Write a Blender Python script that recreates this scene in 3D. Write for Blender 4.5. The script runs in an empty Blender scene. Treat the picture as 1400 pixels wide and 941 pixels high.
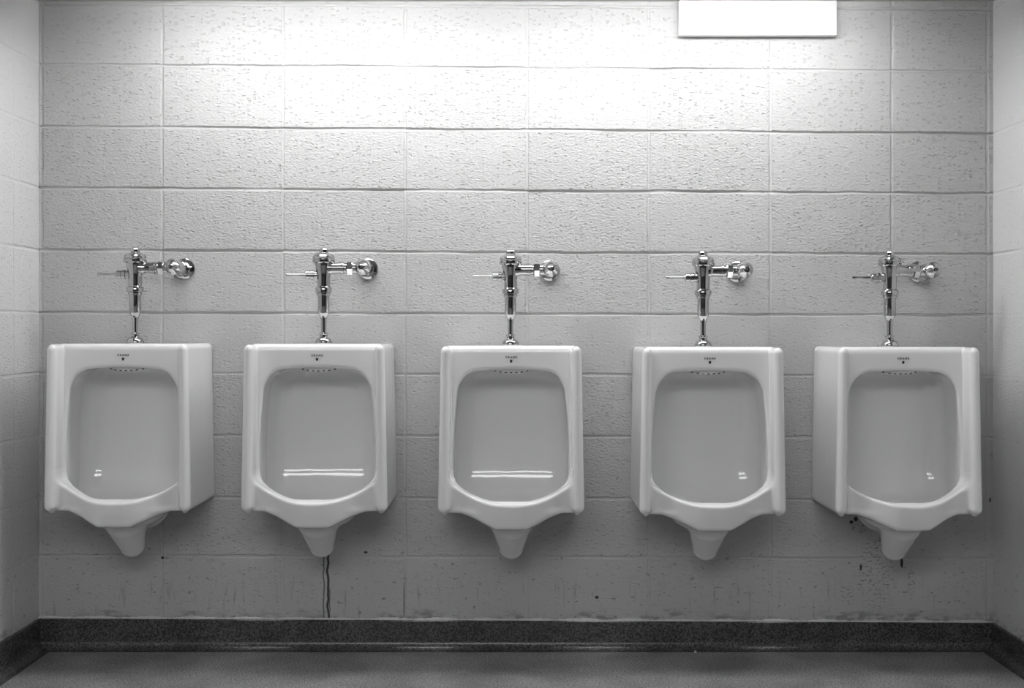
import bpy, bmesh, math, random
import numpy as np
from mathutils import Vector, Matrix

random.seed(7)
RNG = np.random.default_rng(11)
SC = bpy.context.scene
COL = SC.collection

# ------------------------------------------------------------------ camera, light, exposure
EYE = 1.07                 # eye height, metres above the floor
DIST = 4.2                 # camera to the block wall
PXM = 410.0                # photograph pixels per metre on the wall
cam_d = bpy.data.cameras.new('camera')
cam = bpy.data.objects.new('camera', cam_d)
COL.objects.link(cam)
cam.location = (0, -DIST, EYE)
cam.rotation_euler = (math.pi / 2, 0, 0)
cam_d.sensor_width = 36.0
cam_d.lens = PXM * DIST / 1400.0 * 36.0
cam_d.shift_y = -22.5 / 1400.0
cam_d.clip_start = 0.05
SC.camera = cam

SC.view_settings.view_transform = 'Standard'
SC.view_settings.look = 'None'
SC.view_settings.gamma = 1.0
SC.view_settings.use_curve_mapping = False
SC.view_settings.exposure = 0.0

LENS_POWER = 18.0          # emission of the opal lenses over the urinals
REAR_POWER = 12.6          # emission of the opal lenses of the ceiling lights behind the camera

world = bpy.data.worlds.new('world')
SC.world = world
world.use_nodes = True
world.node_tree.nodes['Background'].inputs[0].default_value = (0, 0, 0, 1)
world.node_tree.nodes['Background'].inputs[1].default_value = 0.0

XL, XR = -1.578, 1.605     # side walls
CEIL = 2.158
YB = -4.85                 # wall behind the camera
YA = -1.70                 # the side walls end here and the room widens
XW = 3.3                   # half width of the room beyond


def px2x(px):
    return (px - 700.0) / PXM


def py2z(py):
    return EYE - (py - 448.0) / PXM


# ------------------------------------------------------------------ materials
def new_mat(name):
    m = bpy.data.materials.new(name)
    m.use_nodes = True
    nt = m.node_tree
    return m, nt, nt.nodes['Principled BSDF']


def node(nt, typ, **kw):
    n = nt.nodes.new(typ)
    for k, v in kw.items():
        setattr(n, k, v)
    return n


def link(nt, a, b):
    nt.links.new(a, b)


def math_n(nt, op, a, b=None, c=None, clamp=False):
    n = node(nt, 'ShaderNodeMath', operation=op, use_clamp=clamp)
    for i, v in enumerate((a, b, c)):
        if v is None:
            continue
        if isinstance(v, (int, float)):
            n.inputs[i].default_value = v
        else:
            link(nt, v, n.inputs[i])
    return n.outputs[0]


def smooth_n(nt, v, lo, hi, a=0.0, b=1.0):
    n = node(nt, 'ShaderNodeMapRange', interpolation_type='SMOOTHSTEP')
    link(nt, v, n.inputs[0])
    n.inputs[1].default_value = lo
    n.inputs[2].default_value = hi
    n.inputs[3].default_value = a
    n.inputs[4].default_value = b
    return n.outputs[0]


def grey(v):
    return (v, v, v, 1)


def simple(name, base, rough, metal=0.0, spec=0.5, coat=0.0):
    m, nt, b = new_mat(name)
    b.inputs['Base Color'].default_value = grey(base)
    b.inputs['Roughness'].default_value = rough
    b.inputs['Metallic'].default_value = metal
    b.inputs['Specular IOR Level'].default_value = spec
    b.inputs['Coat Weight'].default_value = coat
    return m


def wall_material(name, base, axis, dirty):
    """Painted concrete block: pitted bump, dirt of its own shape low on the wall."""
    m, nt, b = new_mat(name)
    tc = node(nt, 'ShaderNodeTexCoord')
    sep = node(nt, 'ShaderNodeSeparateXYZ')
    link(nt, tc.outputs['Object'], sep.inputs[0])
    X = sep.outputs[axis]
    Z = sep.outputs[2]
    comb = node(nt, 'ShaderNodeCombineXYZ')
    link(nt, math_n(nt, 'MULTIPLY', X, 0.55), comb.inputs[0])
    link(nt, Z, comb.inputs[1])
    P = comb.outputs[0]

    def noise(scale, detail=2.0, rough=0.5, vec=P):
        n = node(nt, 'ShaderNodeTexNoise')
        n.inputs['Scale'].default_value = scale
        n.inputs['Detail'].default_value = detail
        n.inputs['Roughness'].default_value = rough
        link(nt, vec, n.inputs['Vector'])
        return n.outputs[0]

    por = node(nt, 'ShaderNodeAttribute', attribute_name='porosity')
    fine = noise(170, 3.0, 0.6)
    warp = node(nt, 'ShaderNodeVectorMath', operation='ADD')
    wn_ = node(nt, 'ShaderNodeTexNoise')
    wn_.inputs['Scale'].default_value = 120
    link(nt, P, wn_.inputs['Vector'])
    wsc = node(nt, 'ShaderNodeVectorMath', operation='SCALE')
    wsc.inputs['Scale'].default_value = 0.010
    link(nt, wn_.outputs[1], wsc.inputs[0])
    link(nt, P, warp.inputs[0])
    link(nt, wsc.outputs[0], warp.inputs[1])
    vor = node(nt, 'ShaderNodeTexVoronoi', voronoi_dimensions='2D')
    vor.inputs['Scale'].default_value = 105
    link(nt, warp.outputs[0], vor.inputs['Vector'])
    vsep = node(nt, 'ShaderNodeSeparateColor')
    link(nt, vor.outputs['Color'], vsep.inputs[0])
    rad = smooth_n(nt, vsep.outputs[0], 0.50, 1.0, 0.0, 0.34)
    pits = math_n(nt, 'SUBTRACT', smooth_n(nt, math_n(nt, 'SUBTRACT', vor.outputs['Distance'], rad), -0.12, 0.06), 1.0)
    h = math_n(nt, 'ADD', math_n(nt, 'MULTIPLY', fine, 1.0), math_n(nt, 'MULTIPLY', pits, 0.75))
    h = math_n(nt, 'MULTIPLY', h, por.outputs['Fac'])
    bump = node(nt, 'ShaderNodeBump')
    bump.inputs['Strength'].default_value = 1.0
    bump.inputs['Distance'].default_value = 0.0042
    link(nt, h, bump.inputs['Height'])
    link(nt, bump.outputs[0], b.inputs['Normal'])

    col = math_n(nt, 'MULTIPLY_ADD', noise(2.2, 2), 0.06, base - 0.03)
    dirt = None

    def add(v):
        nonlocal dirt
        dirt = v if dirt is None else math_n(nt, 'MAXIMUM', dirt, v)

    # specks of dirt, denser low down
    low = smooth_n(nt, Z, 0.15, 0.62, 1.0, 0.0)
    spk = smooth_n(nt, noise(62, 2.0, 0.6), 0.655, 0.70)
    add(math_n(nt, 'MULTIPLY', math_n(nt, 'MULTIPLY', spk, low), 0.55))
    # grime creeping up from the base
    creep = math_n(nt, 'ADD', Z, math_n(nt, 'MULTIPLY', noise(14, 3, 0.65), -0.16))
    base_g = smooth_n(nt, creep, 0.0, 0.045, 0.5, 0.0)
    add(math_n(nt, 'MULTIPLY', base_g, smooth_n(nt, noise(55, 2), 0.36, 0.6)))
    if dirty:
        # streaks run down from below
        st = node(nt, 'ShaderNodeCombineXYZ')
        link(nt, math_n(nt, 'MULTIPLY', X, 60.0), st.inputs[0])
        link(nt, math_n(nt, 'MULTIPLY', Z, 7.0), st.inputs[1])
        sn = noise(1.0, 2.0, 0.6, st.outputs[0])
        add(math_n(nt, 'MULTIPLY', math_n(nt, 'MULTIPLY', smooth_n(nt, sn, 0.58, 0.72), smooth_n(nt, Z, 0.17, 0.26, 1.0, 0.0)), 0.30))

        def drip(x0, w, zt, strength, wob):
            wn = node(nt, 'ShaderNodeTexNoise', noise_dimensions='1D')
            wn.inputs['Scale'].default_value = 18.0
            wn.inputs['Detail'].default_value = 3.0
            link(nt, math_n(nt, 'ADD', Z, x0 * 7.0), wn.inputs['W'])
            off = math_n(nt, 'MULTIPLY_ADD', wn.outputs[0], wob, -wob * 0.5)
            dx = math_n(nt, 'ABSOLUTE', math_n(nt, 'SUBTRACT', math_n(nt, 'SUBTRACT', X, x0), off))
            mk = smooth_n(nt, dx, w * 0.55, w * 1.35, 1.0, 0.0)
            mk = math_n(nt, 'MULTIPLY', mk, smooth_n(nt, Z, zt - 0.006, zt + 0.006, 1.0, 0.0))
            add(math_n(nt, 'MULTIPLY', mk, strength))
        # two dark runs under the second urinal
        drip(px2x(448.5), 0.0040, 0.325, 0.96, 0.014)
        drip(px2x(442.5), 0.0022, 0.312, 0.80, 0.010)
        drip(px2x(450.5), 0.0020, 0.20, 0.7, 0.014)
        # short runs and smears under the last urinal
        drip(px2x(1233.5), 0.0030, py2z(764), 0.0, 0.004)
        for (cx, cz, rx, rz, s) in ((px2x(1198), py2z(785), 0.085, 0.16, 0.55), (px2x(1233), py2z(770), 0.006, 0.020, 1.2),
                                    (px2x(1177), py2z(776), 0.005, 0.014, 1.0), (px2x(1164), py2z(714), 0.008, 0.007, 1.3),
                                    (px2x(1170), py2z(710), 0.008, 0.010, 1.3),
                                    (px2x(552.5), py2z(822), 0.004, 0.085, 0.45), (px2x(1246), py2z(795), 0.016, 0.06, 0.7), (px2x(1158), py2z(812), 0.03, 0.05, 0.6),
                                    (px2x(1202), py2z(748), 0.022, 0.040, 1.2), (px2x(1175), py2z(722), 0.035, 0.022, 1.0),
                                    (px2x(222), py2z(763), 0.006, 0.006, 1.5), (px2x(500), py2z(755.5), 0.008, 0.005, 1.2),
                                    (px2x(816), py2z(817), 0.008, 0.006, 1.3), (px2x(1354), py2z(684), 0.005, 0.010, 0.8)):
            ex = math_n(nt, 'POWER', math_n(nt, 'DIVIDE', math_n(nt, 'SUBTRACT', X, cx), rx), 2.0)
            ez = math_n(nt, 'POWER', math_n(nt, 'DIVIDE', math_n(nt, 'SUBTRACT', Z, cz), rz), 2.0)
            r = math_n(nt, 'ADD', ex, ez)
            blob = smooth_n(nt, r, 0.2, 1.0, 1.0, 0.0)
            tex = smooth_n(nt, noise(130, 3.0, 0.7), 0.52, 0.64) if rx > 0.015 else 1.0
            if tex == 1.0:
                v = math_n(nt, 'MULTIPLY', blob, s, clamp=True)
            else:
                v = math_n(nt, 'MULTIPLY', math_n(nt, 'MULTIPLY', blob, tex), s, clamp=True)
            add(v)
    fac = math_n(nt, 'SUBTRACT', 1.0, math_n(nt, 'MULTIPLY', dirt, 0.93))
    col = math_n(nt, 'MULTIPLY', col, fac)
    cc = node(nt, 'ShaderNodeCombineColor')
    for i in range(3):
        link(nt, col, cc.inputs[i])
    link(nt, cc.outputs[0], b.inputs['Base Color'])
    b.inputs['Roughness'].default_value = 0.42
    b.inputs['Specular IOR Level'].default_value = 0.4
    return m


def floor_material(name, base, rough, bumpd):
    m, nt, b = new_mat(name)
    tc = node(nt, 'ShaderNodeTexCoord')

    def noise(scale, detail, rough_=0.6):
        n = node(nt, 'ShaderNodeTexNoise')
        n.inputs['Scale'].default_value = scale
        n.inputs['Detail'].default_value = detail
        n.inputs['Roughness'].default_value = rough_
        link(nt, tc.outputs['Object'], n.inputs['Vector'])
        return n.outputs[0]
    sp = smooth_n(nt, noise(170, 2.0), 0.33, 0.68, 0.35, 1.65)
    cl = smooth_n(nt, noise(5, 3.0), 0.3, 0.7, 0.75, 1.2)
    v = math_n(nt, 'MULTIPLY', math_n(nt, 'MULTIPLY', sp, cl), base)
    # scuffs with a shape of their own
    stain = smooth_n(nt, noise(11, 4.0, 0.7), 0.66, 0.76, 1.0, 0.55)
    v = math_n(nt, 'MULTIPLY', v, stain)
    cc = node(nt, 'ShaderNodeCombineColor')
    for i in range(3):
        link(nt, v, cc.inputs[i])
    link(nt, cc.outputs[0], b.inputs['Base Color'])
    b.inputs['Roughness'].default_value = rough
    bump = node(nt, 'ShaderNodeBump')
    bump.inputs['Strength'].default_value = 0.6
    bump.inputs['Distance'].default_value = bumpd
    link(nt, noise(110, 2.0), bump.inputs['Height'])
    link(nt, bump.outputs[0], b.inputs['Normal'])
    return m


def emissive(name, strength):
    m, nt, b = new_mat(name)
    b.inputs['Base Color'].default_value = grey(0.8)
    b.inputs['Emission Color'].default_value = grey(1)
    b.inputs['Emission Strength'].default_value = strength
    return m


def porcelain_material():
    m, nt, b = new_mat('porcelain')
    b.inputs['Base Color'].default_value = grey(0.84)
    b.inputs['Roughness'].default_value = 0.06
    b.inputs['Specular IOR Level'].default_value = 0.5
    tc = node(nt, 'ShaderNodeTexCoord')
    n = node(nt, 'ShaderNodeTexNoise')
    n.inputs['Scale'].default_value = 20
    n.inputs['Detail'].default_value = 1.0
    link(nt, tc.outputs['Object'], n.inputs['Vector'])
    bump = node(nt, 'ShaderNodeBump')
    bump.inputs['Strength'].default_value = 0.35
    bump.inputs['Distance'].default_value = 0.0015
    link(nt, n.outputs[0], bump.inputs['Height'])
    link(nt, bump.outputs[0], b.inputs['Normal'])
    return m


M = dict(
    wall_back=wall_material('painted_block_back', 0.50, 0, True),
    wall_side=wall_material('painted_block_side_lightened', 0.70, 1, False),  # same paint as the back wall, lightened to imitate stronger light on it
    wall_rear=simple('painted_rear_wall', 0.06, 0.5),
    wall_far=simple('painted_far_wall', 0.16, 0.5),
    ceiling=simple('ceiling_paint', 0.45, 0.7),
    floor=floor_material('speckled_floor', 0.26, 0.33, 0.0010),
    base=floor_material('speckled_base', 0.075, 0.27, 0.0008),
    caulk=simple('white_caulk', 0.6, 0.4),
    porcelain=porcelain_material(),
    chrome=simple('chrome', 0.52, 0.06, metal=1.0),
    dark=simple('black_print', 0.02, 0.5),
    hole=simple('dark_hole', 0.07, 0.6),
    panel=simple('white_painted_steel', 0.82, 0.35),
    lens=emissive('lit_opal_lens', LENS_POWER),
    rear_lens=emissive('lit_rear_opal_lens', REAR_POWER),
)


# ------------------------------------------------------------------ mesh helpers
def obj_from_arrays(name, verts, faces, mat, parent=None, smooth=True, sharp=None):
    me = bpy.data.meshes.new(name)
    me.from_pydata([tuple(map(float, v)) for v in verts], [], [tuple(map(int, f)) for f in faces])
    me.update()
    return link_mesh(name, me, mat, parent, smooth, sharp)


def link_mesh(name, me, mat, parent=None, smooth=True, sharp=None):
    mats = mat if isinstance(mat, (list, tuple)) else [mat]
    for mm in mats:
        me.materials.append(mm)
    if smooth:
        me.polygons.foreach_set('use_smooth', np.ones(len(me.polygons), dtype=bool))
        if sharp is not None:
            me.set_sharp_from_angle(angle=math.radians(sharp))
    o = bpy.data.objects.new(name, me)
    COL.objects.link(o)
    if parent is not None:
        o.parent = parent
    return o


def bm_obj(name, bm, mat, parent=None, smooth=True, sharp=35):
    me = bpy.data.meshes.new(name)
    bmesh.ops.recalc_face_normals(bm, faces=bm.faces)
    bm.to_mesh(me)
    bm.free()
    return link_mesh(name, me, mat, parent, smooth, sharp)


def structure(o):
    o['kind'] = 'structure'
    return o


def tag(o, label, cat, group=None):
    o['label'] = label
    o['category'] = cat
    if group:
        o['group'] = group
    return o


def empty(name, loc):
    o = bpy.data.objects.new(name, None)
    o.empty_display_size = 0.05
    COL.objects.link(o)
    o.location = loc
    return o


def add_box(bm, x0, x1, y0, y1, z0, z1, bevel=0.0, seg=2):
    r = bmesh.ops.create_cube(bm, size=1.0)
    vs = r['verts']
    for v in vs:
        v.co = Vector(((x0 + x1) / 2 + v.co.x * (x1 - x0), (y0 + y1) / 2 + v.co.y * (y1 - y0), (z0 + z1) / 2 + v.co.z * (z1 - z0)))
    if bevel > 0:
        es = list({e for v in vs for e in v.link_edges})
        bmesh.ops.bevel(bm, geom=es, offset=bevel, segments=seg, affect='EDGES', profile=0.5)
    return vs


def add_lathe(bm, prof, origin=(0, 0, 0), axis='z', seg=32, phase=0.0, mat_index=0):
    """Revolve (radius, height) pairs about an axis through origin; heights run along +axis."""
    ax = {'z': (Vector((1, 0, 0)), Vector((0, 1, 0)), Vector((0, 0, 1))),
          'x': (Vector((0, 1, 0)), Vector((0, 0, 1)), Vector((1, 0, 0))),
          'y': (Vector((0, 0, 1)), Vector((1, 0, 0)), Vector((0, 1, 0)))}[axis]
    if not isinstance(axis, str):
        pass
    o = Vector(origin)
    rings = []
    for (r, h) in prof:
        if r < 1e-6:
            rings.append([bm.verts.new(o + ax[2] * h)])
        else:
            rings.append([bm.verts.new(o + ax[2] * h + (ax[0] * math.cos(2 * math.pi * k / seg + phase) + ax[1] * math.sin(2 * math.pi * k / seg + phase)) * r) for k in range(seg)])
    fs = []
    for a, b in zip(rings[:-1], rings[1:]):
        for k in range(seg):
            k2 = (k + 1) % seg
            if len(a) == 1 and len(b) == 1:
                continue
            if len(a) == 1:
                fs.append(bm.faces.new((a[0], b[k], b[k2])))
            elif len(b) == 1:
                fs.append(bm.faces.new((a[k], a[k2], b[0])))
            else:
                fs.append(bm.faces.new((a[k], a[k2], b[k2], b[k])))
    for ring in (rings[0], rings[-1]):
        if len(ring) > 2:
            fs.append(bm.faces.new(ring))
    for f in fs:
        f.material_index = mat_index


def lathe(name, prof, mat, parent, origin=(0, 0, 0), axis='z', seg=40, phase=0.0, sharp=28):
    bm = bmesh.new()
    add_lathe(bm, prof, origin, axis, seg, phase)
    return bm_obj(name, bm, mat, parent, sharp=sharp)


# ------------------------------------------------------------------ block walls
COURSES = [(5, 12), (88, 98), (173, 183), (257, 265), (342, 348), (427.5, 431), (510, 514), (595, 599), (680, 684), (760, 764.5)]
VERTICALS = [57.0, 221.5, 387.0, 554.0, 720.5, 887.0, 1053.5, 1219.5, 1350.0]


def soft_noise(nx, ny, cx, cy):
    """Smooth random field on an nx x ny grid with feature size cx x cy cells (values about -1..1)."""
    gx, gy = int(nx / cx) + 3, int(ny / cy) + 3
    g = RNG.uniform(-1, 1, (gx, gy))
    fx, fy = np.arange(nx) / cx, np.arange(ny) / cy
    ix, iy = fx.astype(int), fy.astype(int)
    tx, ty = fx - ix, fy - iy
    tx, ty = tx * tx * (3 - 2 * tx), ty * ty * (3 - 2 * ty)
    a = g[ix][:, iy] * (1 - tx)[:, None] + g[ix + 1][:, iy] * tx[:, None]
    b = g[ix][:, iy + 1] * (1 - tx)[:, None] + g[ix + 1][:, iy + 1] * tx[:, None]
    return a * (1 - ty)[None, :] + b * ty[None, :]


def courses_at(xs):
    px = 700 + xs * PXM
    t = (px - 55) / 1302.0
    return [py2z(a + (b - a) * t) for a, b in COURSES]


def block_wall(name, us, zs, courses, verticals, to_world, mat, v_depth=0.0028, h_depth=0.0080, row_porosity=None):
    """A block wall as a dense grid; mortar joints are real grooves with uneven edges."""
    nx, nz = len(us), len(zs)
    U, Z = np.meshgrid(us, zs, indexing='ij')
    cell = max(1.0, 0.010 / (us[1] - us[0]))
    wob1 = soft_noise(nx, nz, 14, 6) * 0.0013 + soft_noise(nx, nz, 60, 14) * 0.0012
    wob2 = soft_noise(nx, nz, 6, 14) * 0.0013 + soft_noise(nx, nz, 14, 60) * 0.0012
    dep = 0.72 + 0.5 * soft_noise(nx, nz, 45, 9)
    h = np.zeros((nx, nz))
    por = np.ones((nx, nz))
    row = np.zeros((nx, nz), dtype=int)
    colm = np.zeros((nx, nz), dtype=int)
    for c in courses:
        row += (Z < c[:, None])
    for v in verticals:
        colm += (U > v)
    nr, nc = len(courses) + 1, len(verticals) + 1
    tab = RNG.uniform(0.75, 1.15, (nr, nc))
    if row_porosity is not None:
        tab *= np.array(row_porosity)[:nr, None]
    por = tab[row, colm]
    off = RNG.uniform(-0.0006, 0.0006, (nr, nc))[row, colm]
    tilt = RNG.uniform(-0.006, 0.006, (nr, nc))[row, colm]
    hj = np.zeros((nx, nz))
    for i, c in enumerate(courses):
        t = (Z - c[:, None] + wob1) / 0.0050
        fade = np.array(RNG.uniform(0.6, 1.15, nc))[colm]
        low = 0.45 if np.mean(c) < 0.95 else 1.0
        g = np.clip(1 - t ** 4, 0, 1) ** 0.8
        hj = np.maximum(hj, g * h_depth * np.clip(dep, 0.3, 1.2) * fade * low)
    for j, v in enumerate(verticals):
        w = 0.0050
        t = (U - v + wob2) / w
        fade = np.array(RNG.uniform(0.45, 1.2, nr))[row]
        g = np.clip(1 - t * t, 0, 1) ** 0.7
        hj = np.maximum(hj, g * v_depth * np.clip(dep, 0.3, 1.2) * fade)
    h = -hj + off * (hj < 1e-5) + soft_noise(nx, nz, 24, 18) * 0.0003
    h += np.where(hj > 1e-5, 0, RNG.normal(0, 1, (nx, nz)) * 0.00022 * por)
    h -= 0.0012
    por = np.where(hj > 2e-4, 0.35, por)
    V = to_world(U, h, Z).reshape(-1, 3)
    idx = np.arange(nx * nz).reshape(nx, nz)
    F = np.stack([idx[:-1, :-1], idx[1:, :-1], idx[1:, 1:], idx[:-1, 1:]], -1).reshape(-1, 4)
    me = bpy.data.meshes.new(name)
    me.vertices.add(len(V))
    me.vertices.foreach_set('co', V.astype(np.float32).ravel())
    me.loops.add(F.size)
    me.loops.foreach_set('vertex_index', F.astype(np.int32).ravel())
    me.polygons.add(len(F))
    me.polygons.foreach_set('loop_start', (np.arange(len(F)) * 4).astype(np.int32))
    me.polygons.foreach_set('loop_total', np.full(len(F), 4, dtype=np.int32))
    me.update(calc_edges=True)
    at = me.attributes.new('porosity', 'FLOAT', 'POINT')
    at.data.foreach_set('value', por.astype(np.float32).ravel())
    me.validate()
    return structure(link_mesh(name, me, mat))




def dense(lo, hi, coarse, fine, centres, half):
    out, p = [lo], lo
    while p < hi:
        p += fine if min(abs(p - c) for c in centres) < half else coarse
        out.append(p)
    return np.array(out)


xs = dense(XL, XR, 0.0036, 0.0016, [px2x(v) for v in VERTICALS], 0.013)
zs = dense(-0.01, CEIL, 0.0036, 0.0014, [py2z((a + b) / 2) for a, b in COURSES], 0.022)
ROWP = [0.5, 0.62, 0.85, 1.2, 1.15, 1.05, 0.5, 1.15, 1.1, 0.7, 0.5]
block_wall('wall_back', xs, zs, courses_at(xs), [px2x(v) for v in VERTICALS],
           lambda U, h, Z: np.stack([U, -h, Z], -1) * np.array([1, 1, 1]), M['wall_back'], row_porosity=ROWP)

ys = np.concatenate([np.arange(0.012, -0.9, -0.0045), np.arange(-0.9, YA - 0.001, -0.02)])
c_left = [np.full(len(ys), py2z(a)) for a, b in COURSES]
c_right = [np.full(len(ys), py2z(b)) for a, b in COURSES]
side_v = [-0.215 - 0.4064 * k for k in range(2)]
# flip so u grows
ysf = ys[::-1].copy()
SIDEP = [0.35, 0.35, 0.35, 0.45, 0.5, 0.6, 0.8, 0.9, 0.6, 0.5, 0.4]
block_wall('wall_left', ysf, zs[::1], c_left, side_v, lambda U, h, Z: np.stack([XL + h + 0.0012, U, Z], -1), M['wall_side'], v_depth=0.0016, h_depth=0.003, row_porosity=SIDEP)
block_wall('wall_right', ysf, zs[::1], c_right, [-0.41, -0.816], lambda U, h, Z: np.stack([XR - h - 0.0012, U, Z], -1), M['wall_side'], v_depth=0.0016, h_depth=0.003, row_porosity=SIDEP)

bm = bmesh.new()
add_box(bm, -XW - 0.1, XW + 0.1, YB - 0.1, 0.1, -0.1, 0.0)
structure(bm_obj('floor', bm, M['floor'], smooth=False))
bm = bmesh.new()
add_box(bm, -XW - 0.1, XW + 0.1, YB - 0.1, 0.1, CEIL, CEIL + 0.1)
structure(bm_obj('ceiling', bm, M['ceiling'], smooth=False))

# wall behind the camera
bm = bmesh.new()
add_box(bm, -XW - 0.1, XW + 0.1, YB - 0.1, YB, 0, CEIL)
structure(bm_obj('wall_front', bm, M['wall_rear'], smooth=False))
# the wider room beyond the bay: the returns of the side walls and the far side walls
for nm, a, b_ in (('wall_left_return', -XW - 0.1, XL - 0.006), ('wall_right_return', XR + 0.006, XW + 0.1)):
    bm = bmesh.new()
    add_box(bm, a, b_, YA, 0.1, 0, CEIL)
    structure(bm_obj(nm, bm, M['wall_far'], smooth=False))
for nm, a, b_ in (('wall_far_left', -XW - 0.1, -XW), ('wall_far_right', XW, XW + 0.1)):
    bm = bmesh.new()
    add_box(bm, a, b_, YB, YA, 0, CEIL)
    structure(bm_obj(nm, bm, M['wall_far'], smooth=False))


# coved base along the walls
def base_profile():
    t, H, R = 0.010, 0.094, 0.030
    p = [(0.0, H), (t - 0.003, H), (t, H - 0.003), (t, R + 0.0)]
    for k in range(1, 9):
        a = math.pi / 2 * k / 8
        p.append((t + R - R * math.cos(a), R - R * math.sin(a)))
    p.append((t + R + 0.012, 0.0006))
    p.append((t + R + 0.012, 0.0))
    p.append((0.0, 0.0))
    return p


def sweep(name, prof, path_fn, n, mat):
    """Sweep a (out, up) profile along path_fn(t, out, up)."""
    V, F = [], []
    m = len(prof)
    for i in range(n + 1):
        for (o_, u_) in prof:
            V.append(path_fn(i / n, o_, u_))
    for i in range(n):
        for k in range(m):
            k2 = (k + 1) % m
            F.append((i * m + k, (i + 1) * m + k, (i + 1) * m + k2, i * m + k2))
    F.append(tuple(range(m)))
    F.append(tuple(range(n * m, n * m + m))[::-1])
    me = bpy.data.meshes.new(name)
    me.from_pydata(V, [], F)
    bm = bmesh.new()
    bm.from_mesh(me)
    bpy.data.meshes.remove(me)
    return bm_obj(name, bm, mat, sharp=40)


slope = -(6 / PXM) / (XR - XL)
structure(sweep('baseboard_back', base_profile(), lambda t, o_, u_: (XL + (XR - XL) * t, -o_ - 0.0, u_ + (0.007 - 0.0145 * t) * (u_ / 0.094)), 40, M['base']))
structure(sweep('baseboard_left', base_profile(), lambda t, o_, u_: (XL + o_, YA * (1 - t), u_ + 0.007 * (u_ / 0.094)), 10, M['base']))
structure(sweep('baseboard_right', base_profile(), lambda t, o_, u_: (XR - o_, YA * (1 - t), u_ - 0.0075 * (u_ / 0.094)), 10, M['base']))
# thin painted caulk bead on top of the back base
V, F = [], []
n = 400
for i in range(n + 1):
    t = i / n
    x = XL + (XR - XL) * t
    r = 0.0038 + 0.0014 * math.sin(i * 0.31) + random.uniform(-0.0012, 0.0012)
    zt = 0.094 + 0.007 - 0.0145 * t
    for k in range(6):
        a = math.pi / 2 * k / 5
        V.append((x, -math.cos(a) * r * 1.2 - 0.0005, zt + math.sin(a) * r * 1.6))
    V.append((x, 0.0, zt))
for i in range(n):
    for k in range(7):
        k2 = (k + 1) % 7
        F.append((i * 7 + k, (i + 1) * 7 + k, (i + 1) * 7 + k2, i * 7 + k2))
structure(obj_from_arrays('trim_1', V, F, M['caulk'], sharp=50))

# ------------------------------------------------------------------ urinal body: one ceramic surface
Z_TOP = 1.015


def smin(a, b, k):
    h = np.clip(0.5 + 0.5 * (b - a) / k, 0, 1)
    return b + (a - b) * h - k * h * (1 - h)


def smax(a, b, k):
    return -smin(-a, -b, k)


def rmax(r, *fs):
    """Intersection with rounded edges of radius r."""
    m = fs[0]
    s = np.maximum(fs[0] + r, 0) ** 2
    for f in fs[1:]:
        m = np.maximum(m, f)
        s = s + np.maximum(f + r, 0) ** 2
    return np.minimum(m, -r) + np.sqrt(s)


def sstep(t):
    t = np.clip(t, 0, 1)
    return t * t * (3 - 2 * t)


def round_cone(x, d, z, a, b, ra, rb, sd=1.0):
    a, b = np.array(a, float), np.array(b, float)
    v = b - a
    px, pd, pz = x - a[0], d - a[1], z - a[2]
    t = np.clip((px * v[0] + pd * v[1] + pz * v[2]) / v.dot(v), 0, 1)
    return np.sqrt((px - v[0] * t) ** 2 + ((pd - v[1] * t) / sd) ** 2 + (pz - v[2] * t) ** 2) - (ra + (rb - ra) * t)


HW_Z = [0.40, 0.57, 0.614, 0.694, 0.781, 0.869, 0.909, 0.95, 1.2]
HW_V = [0.183, 0.183, 0.183, 0.1825, 0.178, 0.169, 0.163, 0.157, 0.157]


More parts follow.
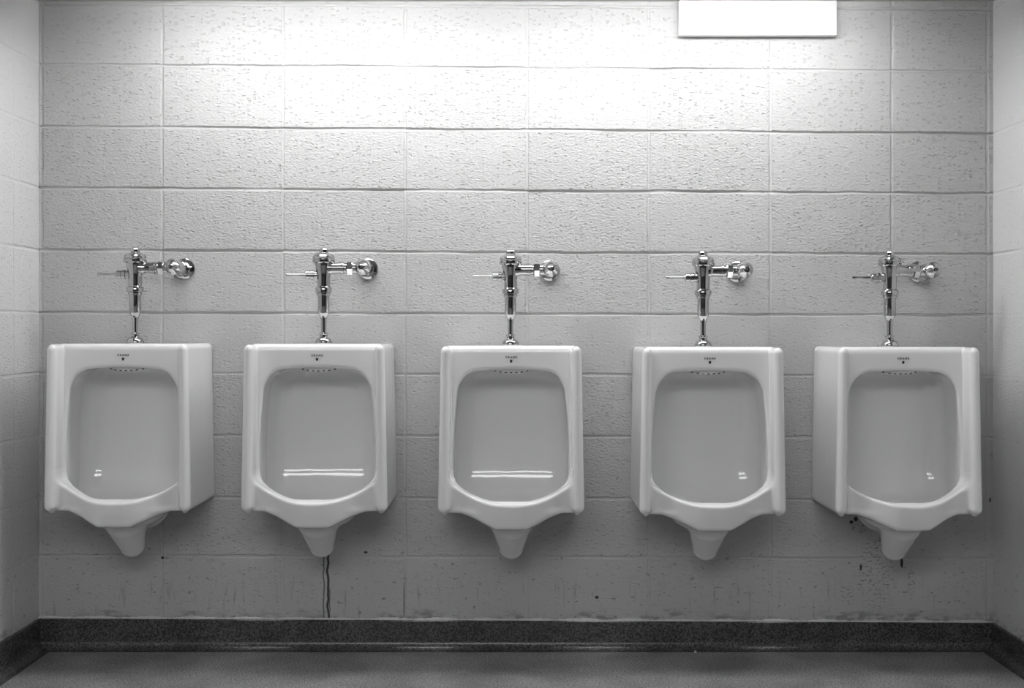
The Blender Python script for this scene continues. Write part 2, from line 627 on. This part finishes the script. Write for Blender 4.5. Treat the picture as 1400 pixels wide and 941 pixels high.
def urinal_sdf(x, d, z):
    ax = np.abs(x)
    W = 0.2265 - 0.009 * (z - 0.5) / 0.5
    # solid block with the two side shields
    body = rmax(0.019, ax - W, d - 0.330, z - Z_TOP, 0.497 - z)
    body = np.maximum(body, -d)
    # the face between the shields is set back
    fr = 0.258
    carve = np.maximum(np.maximum(ax - (0.1895 - 0.004 * (z - 0.5) / 0.5 + 0.02 * (d - fr)), fr - d), 0.50 - z)
    body = smax(body, -carve, 0.022)
    # apron with the projecting lip
    s = sstep((ax - 0.032) / 0.150)
    da = 0.376 - 0.078 * s - 0.16 * (0.53 - z)
    zl = 0.534 + 0.052 * (ax / 0.19) ** 2.3
    zt = zl + 0.10 * np.clip(0.36 - d, 0, 0.1)
    zb = 0.455 + 0.046 * np.clip((ax - 0.050) / 0.105, 0, 1)
    apron = rmax(0.011, d - da, z - zt, zb - z, ax - 0.205)
    apron = np.maximum(apron, 0.06 - d)
    apron = smax(apron, 0.10 - d, 0.02)
    shape = smin(body, apron, 0.022)
    # underside bulge of the bowl and the trap
    bul = (np.sqrt((ax / 0.125) ** 2 + ((d - 0.20) / 0.165) ** 2 + ((z - 0.50) / 0.072) ** 2) - 1) * 0.072
    shape = smin(shape, bul, 0.015)
    trap = round_cone(x, d, z, (0, 0.225, 0.450), (0, 0.165, 0.370), 0.064, 0.040)
    trap = smin(trap, round_cone(x, d, z, (0, 0.165, 0.390), (0, 0.02, 0.455), 0.030, 0.032), 0.02)
    trap = np.maximum(trap, -d)
    shape = smin(shape, trap, 0.012)
    # little feet under the shields
    foot = np.sqrt((ax - 0.206) ** 2 + (d - 0.305) ** 2 + (z - 0.500) ** 2) - 0.0090
    shape = smin(shape, foot, 0.006)
    # bowl
    hw = np.interp(z, HW_Z, HW_V)
    top = z - (0.9405 - 0.012 * (ax / 0.16) ** 2.0)
    side = ax - hw
    prof = rmax(0.072, 0.062 - d, ((0.541 - z) - (d - 0.062)) * 0.7071)
    prof = rmax(0.05, prof, 0.497 - z)
    cav = rmax(0.065, prof, side)
    cav = rmax(0.05, cav, top)
    front = smax(cav, d - (0.334 - 0.082 * s), 0.02)
    # mouth
    g = ((ax / 0.1825) ** 2.5 + (np.clip(0.632 - z, 0, 1) / 0.092) ** 2.5) ** 0.4
    rim = (g - 1) * 0.092
    mouth = rmax(0.058, top, np.where(z < 0.632, rim, side))
    mouth = np.maximum(mouth, 0.20 - d)
    hole = np.minimum(front, mouth)
    shape = smax(shape, -hole, 0.011)
    return shape


def surface_nets(f, lo, hi, h, project=6):
    ax_ = [np.arange(lo[i], hi[i] + h, h) for i in range(3)]
    G = np.meshgrid(*ax_, indexing='ij')
    S = f(*G)
    n = S.shape
    ins = S < 0
    c = [slice(0, -1), slice(1, None)]
    cnt = np.zeros(tuple(k - 1 for k in n), dtype=int)
    for i in (0, 1):
        for j in (0, 1):
            for k in (0, 1):
                cnt += ins[c[i], c[j], c[k]]
    act = (cnt > 0) & (cnt < 8)
    acc = np.zeros(act.shape + (3,))
    num = np.zeros(act.shape)
    base = np.stack(np.meshgrid(*[a[:-1] for a in ax_], indexing='ij'), -1)
    corners = [(i, j, k) for i in (0, 1) for j in (0, 1) for k in (0, 1)]
    for a in corners:
        for b in corners:
            if sum(b) - sum(a) != 1 or any(q < p for p, q in zip(a, b)):
                continue
            sa = S[c[a[0]], c[a[1]], c[a[2]]]
            sb = S[c[b[0]], c[b[1]], c[b[2]]]
            cr = (sa < 0) != (sb < 0)
            t = np.where(cr, sa / np.where(cr, sa - sb, 1), 0)
            p = np.array(a)[None] + (np.array(b) - np.array(a))[None] * t[..., None]
            acc += np.where(cr[..., None], p, 0)
            num += cr
    ids = -np.ones(act.shape, dtype=int)
    ids[act] = np.arange(act.sum())
    V = (base + acc / np.maximum(num, 1)[..., None] * h)[act]
    faces = []
    for axn in range(3):
        o1, o2 = [(1, 2), (2, 0), (0, 1)][axn]
        sl0 = [slice(None)] * 3
        sl1 = [slice(None)] * 3
        sl0[axn] = slice(0, -1)
        sl1[axn] = slice(1, None)
        a, b = ins[tuple(sl0)], ins[tuple(sl1)]
        diff = a != b
        w = np.argwhere(diff)
        ok = (w[:, o1] > 0) & (w[:, o2] > 0) & (w[:, o1] < n[o1] - 1) & (w[:, o2] < n[o2] - 1)
        w = w[ok]
        flip = ~a[tuple(w.T)]

        def cid(d1, d2):
            q = w.copy()
            q[:, o1] -= d1
            q[:, o2] -= d2
            return ids[tuple(q.T)]
        q = np.stack([cid(1, 1), cid(0, 1), cid(0, 0), cid(1, 0)], -1)
        q[flip] = q[flip][:, ::-1]
        faces.append(q)
    F = np.concatenate(faces)
    e = 4e-4
    for _ in range(project):
        v = f(V[:, 0], V[:, 1], V[:, 2])
        g = np.stack([(f(*(V + np.eye(3)[i] * e).T) - f(*(V - np.eye(3)[i] * e).T)) / (2 * e) for i in range(3)], -1)
        gn = np.maximum((g ** 2).sum(-1), 0.05)
        step = -(v / gn)[:, None] * g
        ln = np.linalg.norm(step, axis=1, keepdims=True)
        step *= np.minimum(1, 0.4 * h / np.maximum(ln, 1e-9))
        V = V + step
    return V, F


UV, UF = surface_nets(urinal_sdf, (-0.2513, -0.0121, 0.312), (0.2513, 0.402, 1.036), 0.0041)
UV = UV.copy()
UV[:, 1] = np.maximum(UV[:, 1], 0.0015)
BODY_V = np.stack([UV[:, 0], -UV[:, 1], UV[:, 2]], -1)
BODY_F = UF[:, ::-1]


def make_urinal():
    root = empty('urinal', (0, 0, 0))
    me = bpy.data.meshes.new('ceramic_body')
    me.from_pydata(BODY_V.tolist(), [], BODY_F.tolist())
    me.update()
    bm = bmesh.new()
    bm.from_mesh(me)
    bpy.data.meshes.remove(me)
    bm_obj('ceramic_body', bm, M['porcelain'], root, sharp=None)
    # water spreader at the top of the bowl: hanging lip with a bow of holes, their shade drawn as dark beads
    bm = bmesh.new()
    cx = Matrix.Translation((0, -0.205, 0.940)) @ Matrix.Diagonal((0.058, 0.032, 0.0165, 1))
    bmesh.ops.create_uvsphere(bm, u_segments=40, v_segments=20, radius=1.0, matrix=cx)
    sp = bm_obj('water_spreader', bm, M['porcelain'], root, sharp=None)
    bm = bmesh.new()
    for k in range(7):
        t = (k - 3) / 3.0
        x = 0.050 * t
        q = max(0.0, 1 - (x / 0.058) ** 2)
        yy = -0.205 - 0.032 * math.sqrt(q) * 0.80
        zz = 0.940 - 0.0165 * math.sqrt(q) * 0.60
        bmesh.ops.create_uvsphere(bm, u_segments=10, v_segments=6, radius=1.0,
                                  matrix=Matrix.Translation((x, yy, zz)) @ Matrix.Diagonal((0.0042, 0.003, 0.0022, 1)))
    h = bm_obj('spray_holes', bm, M['hole'], sp, sharp=None)
    h['label'] = 'bow of small dark spray holes'
    # outlet flange against the wall
    bm = bmesh.new()
    add_lathe(bm, [(0.0, 0.0), (0.080, 0.0), (0.084, 0.004), (0.084, 0.026), (0.079, 0.032), (0.066, 0.034), (0.0, 0.034)], (0, -0.0015, 0.484), 'y', 48)
    for v in bm.verts:
        v.co.y = -0.0015 - (v.co.y + 0.0015)
    bm_obj('outlet_flange', bm, M['porcelain'], root)
    # printed name and emblem
    cu = bpy.data.curves.new('lettering', 'FONT')
    cu.body = 'CRANE'
    cu.size = 0.0080
    cu.align_x = 'CENTER'
    cu.align_y = 'CENTER'
    cu.space_character = 1.6
    cu.offset = 0.0004
    cu.extrude = 0.0002
    to = bpy.data.objects.new('lettering', cu)
    COL.objects.link(to)
    bpy.context.view_layer.update()
    dg = bpy.context.evaluated_depsgraph_get()
    tm = bpy.data.meshes.new_from_object(to.evaluated_get(dg))
    bpy.data.objects.remove(to)
    tm.transform(Matrix.Translation((0, -0.2586, 0.979)) @ Matrix.Rotation(math.pi / 2, 4, 'X'))
    tm.materials.clear()
    lt = link_mesh('lettering', tm, M['dark'], root, smooth=False)
    lt['label'] = 'small black printed lettering'
    bm = bmesh.new()
    pts = [(-0.0034, 0.0042), (0.0, 0.0049), (0.0034, 0.0042), (0.0040, 0.0005), (0.0028, -0.0030), (0.0, -0.0052), (-0.0028, -0.0030), (-0.0040, 0.0005)]
    f0 = [bm.verts.new((x, -0.2589, 0.9665 + z)) for x, z in pts]
    f1 = [bm.verts.new((x, -0.2583, 0.9665 + z)) for x, z in pts]
    bm.faces.new(f0)
    bm.faces.new(f1[::-1])
    for k in range(8):
        bm.faces.new((f0[k], f1[k], f1[(k + 1) % 8], f0[(k + 1) % 8]))
    em = bm_obj('emblem', bm, M['dark'], root, smooth=False)
    em['label'] = 'tiny black shield emblem'
    return root


# ------------------------------------------------------------------ flush valve
VD = 0.118      # valve axis to wall
ZS = 1.2615     # supply height


def hexa(r, h0, h1, ch=0.0018):
    return [(0.0, h0), (r - ch, h0), (r, h0 + ch), (r, h1 - ch), (r - ch, h1), (0.0, h1)]


def make_valve():
    root = empty('flush_valve', (0, 0, 0))
    C = M['chrome']
    o = (0, -VD, 0)
    z = Z_TOP
    lathe('spud_flange', [(0.0, z), (0.0275, z), (0.0280, z + 0.002), (0.0270, z + 0.008), (0.0230, z + 0.015), (0.0160, z + 0.0195),
                          (0.0128, z + 0.021), (0.0128, z + 0.028), (0.0145, z + 0.029), (0.0150, z + 0.0315), (0.0145, z + 0.034), (0.0105, z + 0.035), (0.0, z + 0.035)], C, root, o)
    lathe('flush_tube', [(0.0, 1.045), (0.0090, 1.045), (0.0090, 1.098), (0.0, 1.098)], C, root, o)
    vb = lathe('vacuum_breaker', [(0.0, 1.092), (0.0105, 1.092), (0.0105, 1.0985), (0.0112, 1.101), (0.0178, 1.1125), (0.0188, 1.1150), (0.0188, 1.174), (0.0, 1.174)], C, root, o)
    lathe('rivet', [(0.0, -0.0105), (0.0030, -0.0125), (0.0030, -0.0135), (0.0, -0.015)], M['hole'], vb, (0, -VD, 1.1015), 'y', 12)
    lathe('coupling_nut', [(0.0, 1.171), (0.0215, 1.171), (0.0225, 1.173), (0.0225, 1.180), (0.0268, 1.1815), (0.0272, 1.184), (0.0272, 1.1935), (0.0262, 1.196), (0.0225, 1.198), (0.0215, 1.200), (0.0, 1.200)], C, root, o)
    # body: barrel and side branch
    bm = bmesh.new()
    add_lathe(bm, [(0.0, 1.199), (0.0205, 1.199), (0.0212, 1.203), (0.0212, 1.225), (0.0222, 1.238), (0.0245, 1.250), (0.0270, 1.262), (0.0285, 1.270), (0.0290, 1.276), (0.0, 1.276)], o, 'z', 48)
    add_lathe(bm, [(0.0, 0.0), (0.0225, 0.005), (0.0225, 0.020), (0.0200, 0.027), (0.0188, 0.034), (0.0188, 0.054), (0.0198, 0.0545), (0.0198, 0.060), (0.0188, 0.0605), (0.0, 0.0605)], (0, -VD, ZS - 0.002), 'x', 40)
    bm_obj('valve_body', bm, C, root, sharp=30)
    cap = lathe('valve_cap', [(0.0, 1.2745), (0.0325, 1.2745), (0.0360, 1.2775), (0.0368, 1.281), (0.0368, 1.2865), (0.0350, 1.2885), (0.0350, 1.2900), (0.0362, 1.2915), (0.0355, 1.2965),
                              (0.0320, 1.3015), (0.0255, 1.3055), (0.0180, 1.3078), (0.0165, 1.309), (0.0, 1.309)], C, root, o, sharp=22)
    lathe('cap_screw', [(0.0, 1.308), (0.0145, 1.308), (0.0150, 1.3095), (0.0150, 1.3190), (0.0135, 1.3215), (0.0070, 1.3240), (0.0, 1.3245)], C, cap, o, seg=8)
    # handle
    hz = 1.2375
    hd = lathe('flush_handle', [(0.0, 0.055), (0.0045, 0.055), (0.0045, 0.066), (0.0038, 0.075), (0.0042, 0.100), (0.0052, 0.119), (0.0050, 0.1215), (0.0, 0.1215)], C, root, (0, 0, 0), 'x', 20)
    nb = bmesh.new()
    add_lathe(nb, [(0.0, 0.018), (0.0125, 0.018), (0.0125, 0.030), (0.0160, 0.031), (0.0160, 0.040), (0.0128, 0.0415), (0.0128, 0.044), (0.0142, 0.045), (0.0142, 0.057), (0.0120, 0.060), (0.0, 0.060)], (0, 0, 0), 'x', 28)
    nut = bm_obj('handle_socket', nb, C, hd, sharp=25)
    for ob in (hd, nut):
        ob.data.transform(Matrix.Translation((0, -VD, hz)) @ Matrix.Diagonal((-1, 1, 1, 1)))
        ob.data.flip_normals()
    # control stop
    lathe('tail_nut', [(0.0, 0.058), (0.0190, 0.058), (0.0205, 0.060), (0.0205, 0.0655), (0.0175, 0.0665), (0.0175, 0.076), (0.0, 0.076)], C, root, (0, -VD, ZS - 0.002), 'x', 36)
    lathe('stop_nut', hexa(0.0235, 0.074, 0.096, 0.003), C, root, (0, -VD, ZS - 0.002), 'x', 6, phase=math.radians(10), sharp=15)
    st = bmesh.new()
    sx = 0.130
    prof = [(0.0, 0.0), (0.0175, 0.0), (0.0175, 0.052), (0.0215, 0.058), (0.0235, 0.075), (0.0240, 0.120), (0.0250, 0.135), (0.0, 0.135)]
    add_lathe(st, prof, (sx, 0, ZS), 'y', 40)
    for v in st.verts:
        v.co.y = -0.004 - v.co.y
    add_lathe(st, [(0.0, 0.092), (0.0185, 0.092), (0.0185, 0.125), (0.0, 0.125)], (0, -VD, ZS - 0.002), 'x', 32)
    stop = bm_obj('control_stop', st, C, root, sharp=25)

    def along(name, prof, parent, mat=C, seg=36, phase=0.0, sharp=25):
        b_ = bmesh.new()
        add_lathe(b_, prof, (sx, 0, ZS), 'y', seg, phase)
        for v in b_.verts:
            v.co.y = -v.co.y
        return bm_obj(name, b_, mat, parent, sharp=sharp)
    along('stop_bonnet', [(0.0, 0.137), (0.0245, 0.137), (0.0262, 0.140), (0.0262, 0.149), (0.0240, 0.153), (0.0150, 0.162), (0.0105, 0.166), (0.0105, 0.171), (0.0, 0.171)], stop, seg=36)
    along('stop_cap', [(0.0, 0.170), (0.0098, 0.170), (0.0108, 0.172), (0.0108, 0.181), (0.0095, 0.183), (0.0075, 0.1835), (0.0, 0.1835)], stop, seg=24)
    dk = along('stop_screw', [(0.0, 0.1830), (0.0050, 0.1830), (0.0050, 0.1840), (0.0, 0.1840)], stop, M['hole'], seg=16)
    dk['label'] = 'dark screw slot in the stop'
    along('wall_escutcheon', [(0.0, 0.0005), (0.0335, 0.0005), (0.0350, 0.003), (0.0338, 0.0065), (0.0280, 0.0100), (0.0210, 0.0120), (0.0195, 0.020), (0.0, 0.020)], root, seg=56)
    return root


def copy_tree(o, parent=None):
    c = o.copy()
    COL.objects.link(c)
    if parent is not None:
        c.parent = parent
    for ch in [k for k in bpy.data.objects if k.parent == o]:
        copy_tree(ch, c)
    return c


UX = [px2x(201.0), px2x(449.8), px2x(698.9), px2x(954.0), px2x(1202.0)]
UZ = [0.0045, 0.0035, -0.002, -0.006, -0.006]
VX = [-0.004, 0.000, -0.002, 0.0, 0.0]
VZ = [0.0, 0.0, 0.0, -0.012, -0.018]
U_LABEL = ['white porcelain urinal closest to the left side wall',
           'white porcelain urinal above two dark drip stains running down the wall',
           'white porcelain urinal in the middle of the row of five',
           'white porcelain urinal just right of the middle one, above clean unstained blocks',
           'white porcelain urinal closest to the right side wall, above grimy speckled blocks']
V_LABEL = ['chrome flush valve over the urinal by the left side wall, its stop turned left',
           'chrome flush valve over the urinal with dark drip stains below it',
           'chrome flush valve over the middle urinal, its stop facing straight ahead',
           'chrome flush valve over the fourth urinal from the left',
           'chrome flush valve over the urinal by the right side wall']
u0, v0 = make_urinal(), make_valve()
urinals = [u0] + [copy_tree(u0) for _ in range(4)]
valves = [v0] + [copy_tree(v0) for _ in range(4)]
for i in range(5):
    urinals[i].location = (UX[i], 0, UZ[i])
    tag(urinals[i], U_LABEL[i], 'urinal', 'row of wall hung urinals')
    valves[i].location = (UX[i] + VX[i], 0, UZ[i])
    tag(valves[i], V_LABEL[i], 'flush valve', 'chrome flush valves above the urinals')

# ------------------------------------------------------------------ white panel high on the wall
bm = bmesh.new()
px0, px1 = px2x(927), px2x(1141)
pz = py2z(51)
add_box(bm, px0, px1, -0.030, 0.0, pz, CEIL - 0.004, bevel=0.002, seg=2)
pan = bm_obj('wall_panel', bm, M['panel'])
tag(pan, 'white metal panel fixed high on the block wall at upper right', 'panel')
bm = bmesh.new()
add_box(bm, px0 + 0.028, px1 - 0.12, -0.0320, -0.0295, py2z(38), CEIL - 0.02, bevel=0.0006, seg=1)
bm_obj('cover_plate', bm, M['panel'], pan)

# a crumb on the floor by the cove
bm = bmesh.new()
bmesh.ops.create_icosphere(bm, subdivisions=2, radius=0.0045)
for v in bm.verts:
    v.co *= random.uniform(0.7, 1.2)
    v.co.z = max(v.co.z, -0.003)
cr = bm_obj('crumb', bm, M['panel'])
cr.location = (px2x(951) * 0.985, -0.058, 0.0032)
tag(cr, 'tiny white crumb lying on the dark floor below the fourth urinal', 'crumb')


# ------------------------------------------------------------------ ceiling lights, long sides along the block wall
def lens_light(xc, yc, L, half, drop, label, mat, group):
    root = empty('ceiling_light', (xc, yc, CEIL))
    bm = bmesh.new()
    add_box(bm, -L / 2, L / 2, -half - 0.015, half + 0.015, -0.018, 0.0, bevel=0.003)
    bm_obj('light_housing', bm, M['panel'], root, sharp=30)
    bm = bmesh.new()
    add_box(bm, -L / 2 + 0.012, L / 2 - 0.012, -half, half, -drop, -0.016, bevel=0.02, seg=4)
    bm_obj('opal_lens', bm, mat, root, sharp=30)
    for s in (-1, 1):
        bm = bmesh.new()
        add_box(bm, s * (L / 2 - 0.006) - 0.006, s * (L / 2 - 0.006) + 0.006, -half - 0.004, half + 0.004, -drop - 0.004, -0.016, bevel=0.002)
        bm_obj('end_cap', bm, M['panel'], root, sharp=30)
    tag(root, label, 'ceiling light', group)


lens_light(px2x(446), -0.41, 1.15, 0.085, 0.070, 'opal ceiling light over the left urinals, above the picture', M['lens'], 'ceiling lights over the urinals')
lens_light(px2x(936), -0.41, 1.15, 0.085, 0.070, 'opal ceiling light over the right urinals, above the picture', M['lens'], 'ceiling lights over the urinals')
for ly, where in ((-3.45, 'added nearer the urinals'), (-4.45, 'at the back of the room')):  # nearer pair is added to give the bowls a second reflected streak
    lens_light(-1.00, ly, 1.16, 0.13, 0.080, 'left opal ceiling light of the pair %s' % where, M['rear_lens'], 'opal ceiling lights behind the camera')
    lens_light(0.17, ly, 1.16, 0.13, 0.080, 'right opal ceiling light of the pair %s' % where, M['rear_lens'], 'opal ceiling lights behind the camera')
